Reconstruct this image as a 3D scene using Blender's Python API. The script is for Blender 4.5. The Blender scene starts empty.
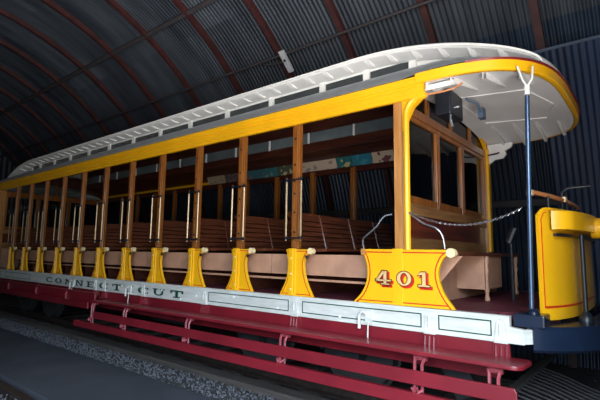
import bpy, bmesh, math, random
from mathutils import Vector, Matrix
random.seed(7)
S = bpy.context.scene
COL = S.collection
PI = math.pi
XM = -4.62            # middle of the car; the far end mirrors the near end
YC = 1.22             # centre line of the car

# ------------------------------------------------------------------ materials
def mat(name, col, rough=0.5, metal=0.0, var=0.12, scale=6.0, bump=0.0, bscale=40.0, stretch=(1, 1, 1), col2=None, coat=0.0, spec=0.5):
    m = bpy.data.materials.new(name); m.use_nodes = True
    nt = m.node_tree; N = nt.nodes; L = nt.links
    b = N['Principled BSDF']
    b.inputs['Roughness'].default_value = rough
    b.inputs['Metallic'].default_value = metal
    b.inputs['Specular IOR Level'].default_value = spec
    if coat: b.inputs['Coat Weight'].default_value = coat; b.inputs['Coat Roughness'].default_value = 0.15
    tc = N.new('ShaderNodeTexCoord'); mp = N.new('ShaderNodeMapping')
    mp.inputs['Scale'].default_value = stretch
    L.new(tc.outputs['Object'], mp.inputs['Vector'])
    nz = N.new('ShaderNodeTexNoise'); nz.inputs['Scale'].default_value = scale; nz.inputs['Detail'].default_value = 5
    L.new(mp.outputs['Vector'], nz.inputs['Vector'])
    rp = N.new('ShaderNodeValToRGB')
    c = Vector(col); d = Vector(col2) if col2 else c * (1 - var)
    c1 = c if col2 else c * (1 + var * 0.6)
    rp.color_ramp.elements[0].position = 0.35; rp.color_ramp.elements[0].color = (*d, 1)
    rp.color_ramp.elements[1].position = 0.65; rp.color_ramp.elements[1].color = (*[min(1, v) for v in c1], 1)
    L.new(nz.outputs['Fac'], rp.inputs['Fac']); L.new(rp.outputs['Color'], b.inputs['Base Color'])
    if bump:
        n2 = N.new('ShaderNodeTexNoise'); n2.inputs['Scale'].default_value = bscale; n2.inputs['Detail'].default_value = 6
        L.new(mp.outputs['Vector'], n2.inputs['Vector'])
        bp = N.new('ShaderNodeBump'); bp.inputs['Strength'].default_value = bump; bp.inputs['Distance'].default_value = 0.02
        L.new(n2.outputs['Fac'], bp.inputs['Height']); L.new(bp.outputs['Normal'], b.inputs['Normal'])
    return m

M = {}
M['yellow'] = mat('yellow_paint', (0.86, 0.43, 0.008), 0.33, var=0.06, scale=3, coat=0.3)
M['cream'] = mat('cream_paint', (0.85, 0.66, 0.36), 0.4, var=0.05)
M['white'] = mat('white_paint', (0.78, 0.78, 0.76), 0.5, var=0.04, scale=8)
M['sill'] = mat('sill_white_paint', (0.62, 0.62, 0.59), 0.42, scale=9, col2=(0.50, 0.50, 0.46), stretch=(0.5, 1, 3))
M['hood'] = mat('hood_white_paint', (0.76, 0.745, 0.73), 0.6, var=0.05, scale=3)
M['maroon'] = mat('maroon_paint', (0.175, 0.010, 0.018), 0.36, var=0.18, scale=2.5, coat=0.3)
M['maroonfloor'] = mat('maroon_floor_paint', (0.10, 0.012, 0.025), 0.5, scale=14, var=0.4, bump=0.3, bscale=60)
M['red'] = mat('red_line_paint', (0.55, 0.02, 0.008), 0.4)
M['green'] = mat('dark_green_paint', (0.003, 0.060, 0.034), 0.4)
M['canvas'] = mat('grey_canvas', (0.52, 0.54, 0.57), 0.75, var=0.12, scale=12, bump=0.2)
M['wood'] = mat('varnished_oak', (0.34, 0.115, 0.020), 0.34, scale=5, col2=(0.18, 0.055, 0.010), stretch=(6, 6, 0.5), coat=0.5)
M['lightwood'] = mat('light_varnished_oak', (0.52, 0.24, 0.075), 0.36, scale=5, col2=(0.36, 0.15, 0.04), stretch=(6, 6, 0.5), coat=0.4)
M['tanwood'] = mat('tan_panel_wood', (0.33, 0.16, 0.055), 0.4, scale=5, col2=(0.20, 0.085, 0.03), stretch=(6, 0.5, 6))
M['redwood'] = mat('red_stained_wood', (0.17, 0.032, 0.014), 0.32, scale=4, col2=(0.08, 0.015, 0.008), stretch=(6, 0.4, 6), coat=0.5)
M['bench'] = mat('bench_wood', (0.15, 0.042, 0.018), 0.35, scale=5, col2=(0.07, 0.018, 0.009), stretch=(8, 0.5, 8), coat=0.3)
M['ceil'] = mat('ceiling_wood', (0.075, 0.019, 0.010), 0.4, scale=4, col2=(0.035, 0.009, 0.006), stretch=(0.5, 6, 6), coat=0.2)
M['beige'] = mat('beige_board', (0.50, 0.27, 0.17), 0.5, scale=6, col2=(0.38, 0.20, 0.13))
M['black'] = mat('black_iron', (0.012, 0.015, 0.022), 0.35, metal=0.2)
M['navy'] = mat('navy_iron', (0.008, 0.015, 0.034), 0.24, metal=0.0, spec=0.5)
M['steel'] = mat('steel', (0.48, 0.50, 0.54), 0.25, metal=0.9)
M['bluesteel'] = mat('blued_steel_pole', (0.09, 0.14, 0.23), 0.22, metal=0.7)
M['brass'] = mat('pale_brass_rod', (0.55, 0.38, 0.22), 0.28, metal=0.55)
M['copper'] = mat('copper_wood_rail', (0.55, 0.20, 0.07), 0.3, coat=0.5)
M['pink'] = mat('weathered_maroon_iron', (0.27, 0.045, 0.06), 0.45, var=0.3, scale=30)
M['paneglass'] = mat('dark_interior_pane', (0.035, 0.042, 0.046), 0.18, scale=2, var=0.3)  # opaque pane; the dark interior behind it is put into the colour
M['innerpane'] = mat('dusty_inner_pane', (0.13, 0.16, 0.17), 0.35, scale=2, var=0.3)
M['rib'] = mat('red_oxide_steel', (0.042, 0.010, 0.010), 0.6, var=0.35, scale=5)
M['purlin'] = mat('dark_steel', (0.04, 0.035, 0.04), 0.6)
M['timber'] = mat('weathered_timber', (0.060, 0.050, 0.045), 0.85, scale=5, var=0.3, stretch=(0.4, 6, 6), bump=0.4)
M['rail'] = mat('rusty_rail', (0.06, 0.045, 0.04), 0.45, metal=0.6, scale=20, var=0.3)
M['under'] = mat('underframe_iron', (0.022, 0.022, 0.026), 0.6)
M['wheel'] = mat('wheel_iron', (0.05, 0.048, 0.05), 0.55, metal=0.3)
M['stone'] = mat('gravel_stone', (0.085, 0.09, 0.105), 0.9, scale=30, var=0.4)
M['concrete'] = mat('concrete', (0.034, 0.040, 0.054), 0.8, scale=1.3, var=0.3, bump=0.25, bscale=9)
M['gravelbed'] = mat('gravel_bed', (0.045, 0.045, 0.05), 0.95, scale=25, var=0.5, bump=1.0, bscale=45)
M['dirt'] = mat('dark_dirt', (0.035, 0.033, 0.034), 0.95, scale=8, var=0.4, bump=0.8, bscale=20)
M['dimsteel'] = mat('dim_blue_steel', (0.06, 0.09, 0.14), 0.5)
M['numeral'] = mat('numeral_tan_paint', (0.70, 0.46, 0.20), 0.4)
M['plastic'] = mat('grey_enamel', (0.40, 0.42, 0.46), 0.5)

# corrugated galvanised sheet: each sheet a little different in tone
def corr(nm, ca, cb):
    m = bpy.data.materials.new(nm); m.use_nodes = True
    nt = m.node_tree; N = nt.nodes; L = nt.links; b = N['Principled BSDF']
    b.inputs['Metallic'].default_value = 0.25; b.inputs['Roughness'].default_value = 0.42
    tc = N.new('ShaderNodeTexCoord')
    bk = N.new('ShaderNodeTexBrick'); bk.inputs['Scale'].default_value = 1
    bk.inputs['Brick Width'].default_value = 0.72; bk.inputs['Row Height'].default_value = 1.9
    bk.inputs['Mortar Size'].default_value = 0.0
    bk.inputs['Color1'].default_value = (*ca, 1); bk.inputs['Color2'].default_value = (*cb, 1)
    L.new(tc.outputs['UV'], bk.inputs['Vector'])
    nz = N.new('ShaderNodeTexNoise'); nz.inputs['Scale'].default_value = 0.9; nz.inputs['Detail'].default_value = 8
    mp = N.new('ShaderNodeMapping'); mp.inputs['Scale'].default_value = (4, 0.7, 1)
    L.new(tc.outputs['UV'], mp.inputs['Vector']); L.new(mp.outputs['Vector'], nz.inputs['Vector'])
    rp = N.new('ShaderNodeValToRGB'); rp.color_ramp.elements[0].position = 0.3; rp.color_ramp.elements[0].color = (0.28, 0.30, 0.34, 1)
    rp.color_ramp.elements[1].position = 0.75; rp.color_ramp.elements[1].color = (1, 1, 1, 1)
    L.new(nz.outputs['Fac'], rp.inputs['Fac'])
    mx = N.new('ShaderNodeMix'); mx.data_type = 'RGBA'; mx.blend_type = 'MULTIPLY'; mx.inputs['Factor'].default_value = 1
    L.new(bk.outputs['Color'], mx.inputs['A']); L.new(rp.outputs['Color'], mx.inputs['B'])
    L.new(mx.outputs['Result'], b.inputs['Base Color'])
    return m
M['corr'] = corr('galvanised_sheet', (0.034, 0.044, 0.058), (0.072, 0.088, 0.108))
M['skycastsheet'] = corr('sky_cast_sheet', (0.018, 0.034, 0.062), (0.028, 0.050, 0.088))  # galvanised sheet with the sky's blue cast put into its colour
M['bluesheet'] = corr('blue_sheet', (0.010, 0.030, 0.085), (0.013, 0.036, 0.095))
def glass():
    m = bpy.data.materials.new('window_glass'); m.use_nodes = True
    nt = m.node_tree; N = nt.nodes; L = nt.links
    N.remove(N['Principled BSDF'])
    t = N.new('ShaderNodeBsdfTransparent'); t.inputs['Color'].default_value = (0.86, 0.9, 0.9, 1)
    g = N.new('ShaderNodeBsdfGlossy'); g.inputs['Roughness'].default_value = 0.03
    f = N.new('ShaderNodeFresnel'); f.inputs['IOR'].default_value = 1.5
    mx = N.new('ShaderNodeMixShader')
    L.new(f.outputs['Fac'], mx.inputs['Fac']); L.new(t.outputs[0], mx.inputs[1]); L.new(g.outputs[0], mx.inputs[2])
    L.new(mx.outputs[0], N['Material Output'].inputs['Surface'])
    return m
M['glass'] = glass()

# ------------------------------------------------------------------ mesh helpers
class MB:
    def __init__(s): s.v = []; s.f = []
    def add(s, vs, fs):
        o = len(s.v); s.v += [tuple(v) for v in vs]; s.f += [tuple(i + o for i in f) for f in fs]; return s
    def box(s, x0, x1, y0, y1, z0, z1, rx=0, ry=0, rz=0, piv=None):
        vs = [Vector((x, y, z)) for x in (x0, x1) for y in (y0, y1) for z in (z0, z1)]
        if rx or ry or rz:
            p = Vector(piv) if piv else Vector(((x0 + x1) / 2, (y0 + y1) / 2, (z0 + z1) / 2))
            R = (Matrix.Rotation(rz, 4, 'Z') @ Matrix.Rotation(ry, 4, 'Y') @ Matrix.Rotation(rx, 4, 'X'))
            vs = [R @ (v - p) + p for v in vs]
        return s.add(vs, [(0, 1, 3, 2), (4, 6, 7, 5), (0, 4, 5, 1), (2, 3, 7, 6), (0, 2, 6, 4), (1, 5, 7, 3)])
    def prism(s, pts, fn, d0, d1):
        """pts: 2-D outline; fn(u,v,d)->xyz; extruded from d0 to d1"""
        n = len(pts)
        vs = [fn(u, v, d0) for u, v in pts] + [fn(u, v, d1) for u, v in pts]
        return s.add(vs, [tuple(range(n)), tuple(range(2 * n - 1, n - 1, -1))] + [(i, i + n, (i + 1) % n + n, (i + 1) % n) for i in range(n)])
    def tube(s, path, r, n=8, cap=True):
        P = [Vector(p) for p in path]; k = len(P); rings = []
        rr = r if isinstance(r, (list, tuple)) else [r] * k
        up = None
        for i in range(k):
            t = (P[min(i + 1, k - 1)] - P[max(i - 1, 0)]).normalized()
            if up is None: up = Vector((0, 0, 1)) if abs(t.z) < 0.9 else Vector((1, 0, 0))
            a = t.cross(up).normalized(); b = a.cross(t).normalized(); up = b
            rings.append([P[i] + (a * math.cos(2 * PI * j / n) + b * math.sin(2 * PI * j / n)) * rr[i] for j in range(n)])
        vs = [v for g in rings for v in g]; fs = []
        for i in range(k - 1):
            for j in range(n): fs.append((i * n + j, i * n + (j + 1) % n, (i + 1) * n + (j + 1) % n, (i + 1) * n + j))
        if cap: fs += [tuple(range(n - 1, -1, -1)), tuple(range((k - 1) * n, k * n))]
        return s.add(vs, fs)
    def grid(s, rows, closed=False):
        n = len(rows[0]); vs = [v for r in rows for v in r]; fs = []
        for i in range(len(rows) - 1):
            for j in range(n - 1 + (1 if closed else 0)):
                fs.append((i * n + j, i * n + (j + 1) % n, (i + 1) * n + (j + 1) % n, (i + 1) * n + j))
        return s.add(vs, fs)
    def sweep(s, path, prof):
        """path: points with outward normals [(p, n)], prof: closed outline (out, z)"""
        rows = []
        for p, n in path: rows.append([Vector((p[0] + n[0] * o, p[1] + n[1] * o, z)) for o, z in prof])
        k = len(prof); o = len(s.v)
        s.grid(rows, closed=True)
        s.f.append(tuple(o + i for i in range(k))); s.f.append(tuple(o + (len(rows) - 1) * k + i for i in range(k - 1, -1, -1)))
        return s
    def mesh(s, name, smooth=False, uv=None):
        me = bpy.data.meshes.new(name); me.from_pydata(s.v, [], s.f); 
        bm = bmesh.new(); bm.from_mesh(me); bmesh.ops.recalc_face_normals(bm, faces=bm.faces); bm.to_mesh(me); bm.free()
        if smooth:
            for p in me.polygons: p.use_smooth = True
            try: me.set_sharp_from_angle(angle=math.radians(35))
            except Exception: pass
        return me
    def build(s, name, m, parent=None, loc=None, smooth=False, bevel=0.0):
        me = s.mesh(name, smooth)
        o = bpy.data.objects.new(name, me); COL.objects.link(o)
        me.materials.append(M[m] if isinstance(m, str) else m)
        if parent: o.parent = parent
        if loc: o.location = loc
        if bevel:
            md = o.modifiers.new('bevel', 'BEVEL'); md.width = bevel; md.segments = 2; md.limit_method = 'ANGLE'; md.angle_limit = math.radians(40)
        return o
def empty(name, loc, parent=None):
    o = bpy.data.objects.new(name, None); COL.objects.link(o); o.location = loc
    if parent: o.parent = parent
    o.empty_display_size = 0.1
    return o
def tag(o, label=None, cat=None, group=None, kind=None):
    if label: o['label'] = label
    if cat: o['category'] = cat
    if group: o['group'] = group
    if kind: o['kind'] = kind
    return o
def kids(o): return [c for c in bpy.data.objects if c.parent == o]
def dup(o, parent, dx=(0, 0, 0)):
    c = o.copy(); COL.objects.link(c); c.parent = parent; c.location = Vector(o.location) + Vector(dx)
    for ch in list(kids(o)):
        g = ch.copy(); COL.objects.link(g); g.parent = c
    return c
XZ = lambda u, v, d: (u, d, v)          # outline drawn in the x-z plane, extruded in y
YZ = lambda u, v, d: (d, u, v)
def face_y(z): return None

# plan outline of a car end: superellipse round (0.45, YC)
def se(phi, a, b, n=3.2):
    c, s_ = math.cos(phi), math.sin(phi)
    return (0.45 + a * math.copysign(abs(c) ** (2 / n), c), YC + b * math.copysign(abs(s_) ** (2 / n), s_))
def endpath(a, b, p0, p1, k=48, n=3.2):
    P = [se(p0 + (p1 - p0) * i / k, a, b, n) for i in range(k + 1)]
    out = []
    for i, p in enumerate(P):
        t = Vector(P[min(i + 1, k)]) - Vector(P[max(i - 1, 0)]); nn = Vector((t.y, -t.x)).normalized()
        if nn.dot(Vector((p[0] - 0.3, p[1] - YC))) < 0: nn = -nn
        out.append((p, nn))
    return out
def mirror_end(me_obj, parent):
    """the same part at the other end of the car"""
    c = me_obj.copy(); COL.objects.link(c); c.parent = parent
    c.scale = (-1, 1, 1); c.location = (2 * XM, 0, 0)
    for ch in list(kids(me_obj)):
        g = ch.copy(); COL.objects.link(g); g.parent = c
    return c

# ------------------------------------------------------------------ the streetcar
car = empty('streetcar', (XM, YC, 0.12))
tag(car, 'long open-sided yellow and white trolley car numbered 401 with wooden benches', 'streetcar')
OFF = (-XM, -YC, -0.12)
_hold = empty('body_origin', (0, 0, 0))   # temporary; parts are re-parented to the car below
def P(mb, name, m, smooth=False, bevel=0.0, parent=None):
    return mb.build(name, m, parent or _hold, smooth=smooth, bevel=bevel)

XP = [-.787 - .7733 * i for i in range(11)]        # centres of the eleven side posts
XP = [-.787, -1.60, -2.40, -3.205, -3.98, -4.75, -5.52, -6.28, -7.05, -7.80, -8.54]
XB0, XB1 = 0.36, 2 * XM - 0.36                    # bulkheads

# floor and sills
fl = MB(); fl.box(2 * XM - 1.1, 1.1, 0.0, 2.44, 0.98, 1.035)
P(fl, 'floor_deck', 'maroonfloor')
pl_ = MB(); pth = endpath(0.95, 1.22, -PI / 2, PI / 2, 40)
pl_.prism([p for p, n in pth], lambda u, v, d: (u, v, d), 0.985, 1.037)
pf = P(pl_, 'platform_deck', 'maroonfloor'); mirror_end(pf, _hold)

def sill(side):
    y0, y1 = (-.05, .0) if side < 0 else (2.44, 2.49)
    m_ = MB(); m_.prism([(2 * XM - 1.30, .845), (1.30, .85), (1.30, .95), (1.21, .96), (1.21, 1.035), (2 * XM - 1.21, 1.03), (2 * XM - 1.21, .955), (2 * XM - 1.30, .945)], XZ, y0, y1)
    return P(m_, 'sill_board', 'sill')
s_near = sill(-1); s_far = sill(1)
# corner return of the sill at the near end
m_ = MB(); m_.prism([(1.30, -.05), (1.36, .02), (1.36, .16), (1.30, .16)], lambda u, v, d: (u, v, d), .855, .95)
P(m_, 'sill_end_block', 'sill')

def frame2d(x0, x1, z0, z1, w, y, m_):
    for a in ((x0, x1, z0, z0 + w), (x0, x1, z1 - w, z1), (x0, x0 + w, z0, z1), (x1 - w, x1, z0, z1)):
        m_.box(a[0], a[1], y - .0015, y + .002, a[2], a[3])
# green lining on the sill, one framed rectangle per stretch
for x0, x1 in ((.70, 1.09), (-.64, .565), (-2.03, -.81)):
    m_ = MB(); frame2d(x0, x1, .885, .995, .009, -.051, m_); P(m_, 'green_lining', 'green', parent=s_near)
for x0, x1 in ((-8.6, -7.3), (-10.1, -8.9)):
    m_ = MB(); frame2d(x0, x1, .885, .985, .009, -.051, m_); P(m_, 'green_lining', 'green', parent=s_near)

# slab-serif letter shapes in a unit box, as lists of convex outlines
def R4(x0, x1, y0, y1, p=0): return [(x0 - p, y0 - p), (x1 + p, y0 - p), (x1 + p, y1 + p), (x0 - p, y1 + p)]
def RING(cx, cy, rx, ry, wx, wy, a0, a1, p=0, k=20):
    out = []
    for i in range(k):
        t0 = math.radians(a0 + (a1 - a0) * i / k); t1 = math.radians(a0 + (a1 - a0) * (i + 1) / k)
        ro = (rx + p, ry + p); ri = (rx - wx - p, ry - wy - p)
        out.append([(cx + ri[0] * math.cos(t0), cy + ri[1] * math.sin(t0)), (cx + ro[0] * math.cos(t0), cy + ro[1] * math.sin(t0)),
                    (cx + ro[0] * math.cos(t1), cy + ro[1] * math.sin(t1)), (cx + ri[0] * math.cos(t1), cy + ri[1] * math.sin(t1))])
    return out
def glyph(ch, p=0.0):
    if ch == 'T': return [R4(0, 1, .82, 1, p), R4(0, .13, .6, .85, p), R4(.87, 1, .6, .85, p), R4(.40, .60, 0, .85, p), R4(.24, .76, 0, .15, p)]
    if ch == 'U': return [R4(.10, .30, .4, 1, p), R4(.74, .88, .4, 1, p), R4(0, .42, .85, 1, p), R4(.62, 1, .85, 1, p)] + RING(.49, .42, .39, .42, .18, .15, 180, 360, p)
    if ch == 'I': return [R4(.38, .62, 0, 1, p), R4(.2, .8, .85, 1, p), R4(.2, .8, 0, .15, p)]
    if ch == 'E': return [R4(.14, .34, 0, 1, p), R4(0, .95, .85, 1, p), R4(0, .95, 0, .15, p), R4(.3, .68, .43, .57, p), R4(.84, .95, .68, .9, p), R4(.84, .95, .1, .32, p)]
    if ch == 'N': return [R4(.10, .24, 0, 1, p), R4(.76, .90, 0, 1, p), R4(0, .34, 0, .13, p), R4(.62, 1, .87, 1, p), [(.05, 1), (.30, 1), (.90, 0), (.70, 0)]]
    if ch == 'O': return RING(.5, .5, .48, .5, .2, .13, 0, 360, p, 28)
    if ch == 'C': return RING(.52, .5, .5, .5, .2, .14, 50, 310, p, 24) + [R4(.84, .94, .64, .98, p), R4(.84, .94, .04, .3, p)]
    if ch == '4': return [[(0 - p, .27 - p), (.20 + p, .27 - p), (.66 + p, 1 + p), (.44 - p, 1 + p)], R4(0, .98, .24, .38, p), R4(.50, .72, .0, 1, p), R4(.34, .90, 0, .11, p)]
    if ch == '0': return RING(.5, .5, .5, .5, .27, .13, 0, 360, p, 28)
    if ch == '1': return [R4(.36, .66, 0, 1, p), R4(.06, .96, 0, .13, p), [(0 - p, .74 - p), (.4, .80 - p), (.4 + p, 1 + p), (.25, 1 + p)]]
def glyph_mb(ch, x, z, w, h, y, p=0.0, mb=None, th=.002):
    mb = mb or MB()
    for pts in glyph(ch, p): mb.prism([(x + u * w, z + v * h) for u, v in pts], XZ, y - th, y + .0005)
    return mb
words = list(zip("CONNECTICUT", [-6.42, -6.04, -5.65, -5.26, -4.88, -4.47, -4.08, -3.73, -3.39, -3.03, -2.64]))
for ch, x in words: P(glyph_mb(ch, x - .135, .880, .27, .088, -.051), 'letter', 'green', parent=s_near)['label'] = 'dark green slab letter %s' % ch
# bolt heads
for x, z in ((-2.25, .93), (-2.95, .955), (-2.55, .872), (-3.95, .95), (-1.6, .965), (-.95, .905), (-.2, .895), (1.25, .90)):
    P(MB().tube([(x, -.049, z), (x, -.062, z)], .012, 8), 'bolt', 'white', parent=s_near)

# maroon valance under the white sill
v_ = MB(); v_.box(2 * XM - 1.12, 1.12, -.035, 0.0, .60, .848)
P(v_, 'valance_board', 'maroon')
v_ = MB(); v_.box(2 * XM - 1.12, 1.12, 2.44, 2.475, .60, .848)
P(v_, 'valance_board', 'maroon')

# running board, open on the right, folded up on the left
rb = MB()
outl = [(-4.32, -.05), (-4.32, -.30)] + [(1.27 + .07 * math.sin(t), -.25 - .07 * math.cos(t)) for t in [i * PI / 16 for i in range(9)]] + [(1.35, -.10), (1.33, -.05)]
rb.prism(outl, lambda u, v, d: (u, v, d + max(0, (u + 1.0)) * .008), .712, .742)
P(rb, 'running_board', 'maroon', bevel=.008)
g1 = MB(); g1.prism([(-4.18, .505), (1.28, .525), (1.305, .55), (1.305, .60), (1.29, .625), (-4.18, .600)], XZ, -.325, -.30)
P(g1, 'step_rail', 'maroon', bevel=.005)
g1 = MB(); g1.prism([(-4.72, .352), (1.28, .385), (1.30, .42), (1.28, .478), (-4.72, .437)], XZ, -.345, -.30)
P(g1, 'step_rail', 'maroon', bevel=.005)
# the left stretch of running board hangs folded up
fb = MB(); fb.box(-9.9, -4.42, -.20, -.17, .61, .83)
fbo = P(fb, 'folded_running_board', 'maroon', bevel=.006)
for x in (-5.36, -6.55, -7.9):
    i_ = MB(); i_.tube([(x, -.17, .84), (x + .02, -.215, .75), (x + .05, -.215, .62), (x + .12, -.20, .60)], .016, 6)
    P(i_, 'hinge_strap', 'pink', smooth=True, parent=fbo)
fb = MB(); fb.box(-9.9, -4.5, -.26, -.235, .60, .69)
P(fb, 'folded_step_rail', 'maroon', bevel=.004)

def hanger(x, big=True):
    """twin iron links that carry the step rails"""
    h = MB()
    for dx in (-.035, .035):
        h.tube([(x + dx, -.20, .715), (x + dx, -.27, .70), (x + dx * .8, -.29, .66), (x + dx * .8, -.292, .42)], .012, 6)
    h.tube([(x - .05, -.25, .70), (x + .05, -.25, .70)], .018, 6)
    h.tube([(x - .04, -.315, .495), (x - .015, -.335, .475), (x, -.31, .50), (x + .015, -.335, .475), (x + .04, -.315, .495)], .014, 6)
    return P(h, 'step_hanger', 'pink', smooth=True)
for x in (-4.27, -3.40, -2.08, -.67, .64, 1.16): hanger(x)
def clip(x, tall=True):
    """white strap with a maroon hinge foot on the sill"""
    c = MB(); 
    c.prism([(x - .045, .845), (x + .05, .845), (x + .028, .995), (x + .01, 1.005), (x - .01, 1.005), (x - .024, .99)], XZ, -.068, -.05)
    c.tube([(x, -.072, .90), (x, -.066, .98)], .010, 6)
    o = P(c, 'hinge_plate', 'sill', bevel=.003)
    f = MB(); f.prism([(x - .06, .75), (x + .06, .75), (x + .055, .845), (x - .05, .845)], XZ, -.062, -.035)
    for dx in (-.035, 0, .035): f.tube([(x + dx, -.06, .83), (x + dx, -.068, .755), (x + dx * 1.2, -.10, .747)], .009, 6)
    P(f, 'hinge_foot', 'maroon', parent=o)
for x in (-4.72, -4.44, -3.38, -2.10, -.73, .63, 1.15): clip(x)
def hook(x):
    c = MB(); c.tube([(x - .06, -.075, .82), (x - .06, -.078, .93), (x - .03, -.08, .965), (x + .01, -.08, .95)], .014, 8)
    c.box(x, x + .055, -.075, -.05, .86, .97); c.tube([(x + .03, -.09, .69), (x + .03, -.08, .88)], .006, 6)
    P(c, 'latch_hook', 'sill', smooth=False)
for x in (.07, -3.73, -5.47): hook(x)

# posts
def post_mb(x, y0, y1, z0=1.035, z1=2.80):
    m_ = MB(); m_.box(x - .047, x + .047, y0, y1, z0, z1); m_.box(x - .022, x + .022, y0 - .008, y0 + .01, 1.5, z1)
    return m_
first = None
def put(mbf, name, m, x, **k): return P(mbf(x), name, m, **k)
pp = P(post_mb(0, 0.0, .052), 'side_post', 'wood', bevel=.006)
for z in (1.66, 1.86, 2.05, 2.35, 2.62): P(MB().tube([(.0, -.006, z), (0, -.016, z)], .011, 8), 'screw', 'black', parent=pp)
pp.location = (XP[0], 0, 0)
for x in XP[1:]: dup(pp, _hold, (x - XP[0], 0, 0))
fp = P(post_mb(0, 2.36, 2.42, .90), 'side_post', 'wood', bevel=.006); fp.location = (XP[0], 0, 0)
for x in XP[1:]: dup(fp, _hold, (x - XP[0], 0, 0))

# grab rails beside each post
gr = empty('grab_rail', (XP[0], 0, 0), _hold)
for dx in (-.068, .122):
    r_ = MB(); r_.tube([(dx, -.06, 1.575), (dx, -.06, 2.205)], .0105, 10); P(r_, 'rod', 'brass', smooth=True, parent=gr)
for z in (1.60, 2.185):
    br = MB()
    br.tube([(-.078, -.06, z), (.132, -.06, z)], .008, 8); br.tube([(0, -.06, z), (0, .0, z)], .010, 8)
    br.tube([(-.068, -.06, z - .018), (-.068, -.06, z + .018)], .014, 8); br.tube([(.122, -.06, z - .018), (.122, -.06, z + .018)], .014, 8)
    P(br, 'bracket', 'black', smooth=True, parent=gr)
for x in XP[1:]: dup(gr, _hold, (x - XP[0], 0, 0))

# yellow bench-end panels
def catmull(pts, k=6):
    out = []; n = len(pts)
    for i in range(n - 1):
        p0 = pts[max(i - 1, 0)]; p1 = pts[i]; p2 = pts[i + 1]; p3 = pts[min(i + 2, n - 1)]
        for j in range(k):
            t = j / k
            out.append(tuple(.5 * ((2 * p1[c]) + (-p0[c] + p2[c]) * t + (2 * p0[c] - 5 * p1[c] + 4 * p2[c] - p3[c]) * t * t + (-p0[c] + 3 * p1[c] - 3 * p2[c] + p3[c]) * t ** 3) for c in (0, 1)))
    return out + [pts[-1]]
def inset(pts, d):
    n = len(pts); out = []
    area = sum(pts[i][0] * pts[(i + 1) % n][1] - pts[(i + 1) % n][0] * pts[i][1] for i in range(n))
    sg = 1 if area > 0 else -1
    for i in range(n):
        a = Vector(pts[i - 1]); b = Vector(pts[i]); c = Vector(pts[(i + 1) % n])
        e1 = (b - a).normalized(); e2 = (c - b).normalized()
        n1 = Vector((-e1.y, e1.x)) * sg; n2 = Vector((-e2.y, e2.x)) * sg
        m_ = (n1 + n2); 
        if m_.length < 1e-4: m_ = n1
        m_.normalize(); k = d / max(.45, m_.dot(n1)); out.append(tuple(b + m_ * k))
    return out
def outline_strip(pts, d0, d1, y0, y1):
    a = inset(pts, d0); b = inset(pts, d1); n = len(pts); m_ = MB()
    rows = [[(u, y1, v) for u, v in a], [(u, y0, v) for u, v in a], [(u, y0, v) for u, v in b], [(u, y1, v) for u, v in b]]
    return m_.grid(rows, closed=True)
left = catmull([(-.085, 1.488), (-.062, 1.39), (-.062, 1.29), (-.085, 1.18), (-.165, 1.036)])
right = catmull([(.255, 1.036), (.18, 1.17), (.143, 1.30), (.148, 1.38), (.172, 1.43), (.205, 1.455)])
pan = left + right + [(.205, 1.488)]
def panel(y0, y1):
    m_ = MB(); m_.prism(pan, XZ, y0, y1)
    o = P(m_, 'side_panel', 'yellow')
    P(outline_strip(pan, .014, .022, y0 - .0015, y0 + .001), 'pinstripe', 'red', parent=o)
    c = MB(); c.tube([(.225, y0 - .012, 1.472), (.225, y1 + .01, 1.472)], .031, 16)
    P(c, 'scroll_end', 'cream', smooth=True, parent=o)
    c = MB(); c.box(-.047, .047, y0 - .014, y0, 1.036, 1.497); c.box(-.018, .018, y0 - .022, y0, 1.036, 1.497)
    P(c, 'post_base', 'yellow', parent=o, bevel=.004)
    for z in (1.10, 1.25, 1.40): P(MB().tube([(0, y0 - .02, z), (0, y0 - .027, z)], .010, 8), 'screw', 'cream', parent=o)
    c = MB(); c.tube([(.17, y0 - .005, 1.425), (.185, y0 - .012, 1.405), (.20, y0 - .005, 1.425)], .012, 6)
    P(c, 'catch', 'black', parent=o)
    return o
p0 = panel(-.028, 0.0); p0.location = (XP[0], 0, 0)
for x in XP[1:]: dup(p0, _hold, (x - XP[0], 0, 0))
p1 = panel(2.425, 2.445); p1.location = (XP[0], 0, 0)
for x in XP[1:]: dup(p1, _hold, (x - XP[0], 0, 0))

# the numbered panel at the bulkhead
L4 = catmull([(.012, 1.495), (.018, 1.465), (.048, 1.41), (.068, 1.32), (.058, 1.22), (.01, 1.12), (-.075, 1.036)])
R4_ = catmull([(.825, 1.040), (.745, 1.15), (.705, 1.26), (.705, 1.34), (.74, 1.42), (.785, 1.455)])
pan4 = L4 + R4_ + [(.785, 1.492)]
m_ = MB(); m_.prism(pan4, XZ, -.030, 0.0)
np_ = P(m_, 'number_panel', 'yellow'); np_['label'] = 'large yellow end panel numbered 401'
P(outline_strip(pan4, .020, .030, -.0315, -.029), 'pinstripe', 'red', parent=np_)
c = MB(); c.tube([(.805, -.042, 1.468), (.805, .01, 1.468)], .036, 18); P(c, 'scroll_end', 'cream', smooth=True, parent=np_)
c = MB(); c.box(.305, .40, -.035, -.03, 1.037, 1.50); P(c, 'post_base', 'yellow', parent=np_, bevel=.002)
c = MB(); c.box(0.005, .05, -.036, -.03, 1.445, 1.497); P(c, 'corner_block', 'lightwood', parent=np_)
for nm, mm, p_, dx, dz, y in (('numeral_shadow', 'red', .055, .016, -.014, -.0345), ('numeral_outline', 'redwood', .045, 0, 0, -.0365), ('numeral', 'numeral', -.018, 0, 0, -.0385)):
    for ch, x0, w in (('4', .15, .148), ('0', .348, .132), ('1', .53, .108)):
        P(glyph_mb(ch, x0 + dx, 1.197 + dz, w, .118, y, p_, th=.0015), nm, mm, parent=np_)
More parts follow.
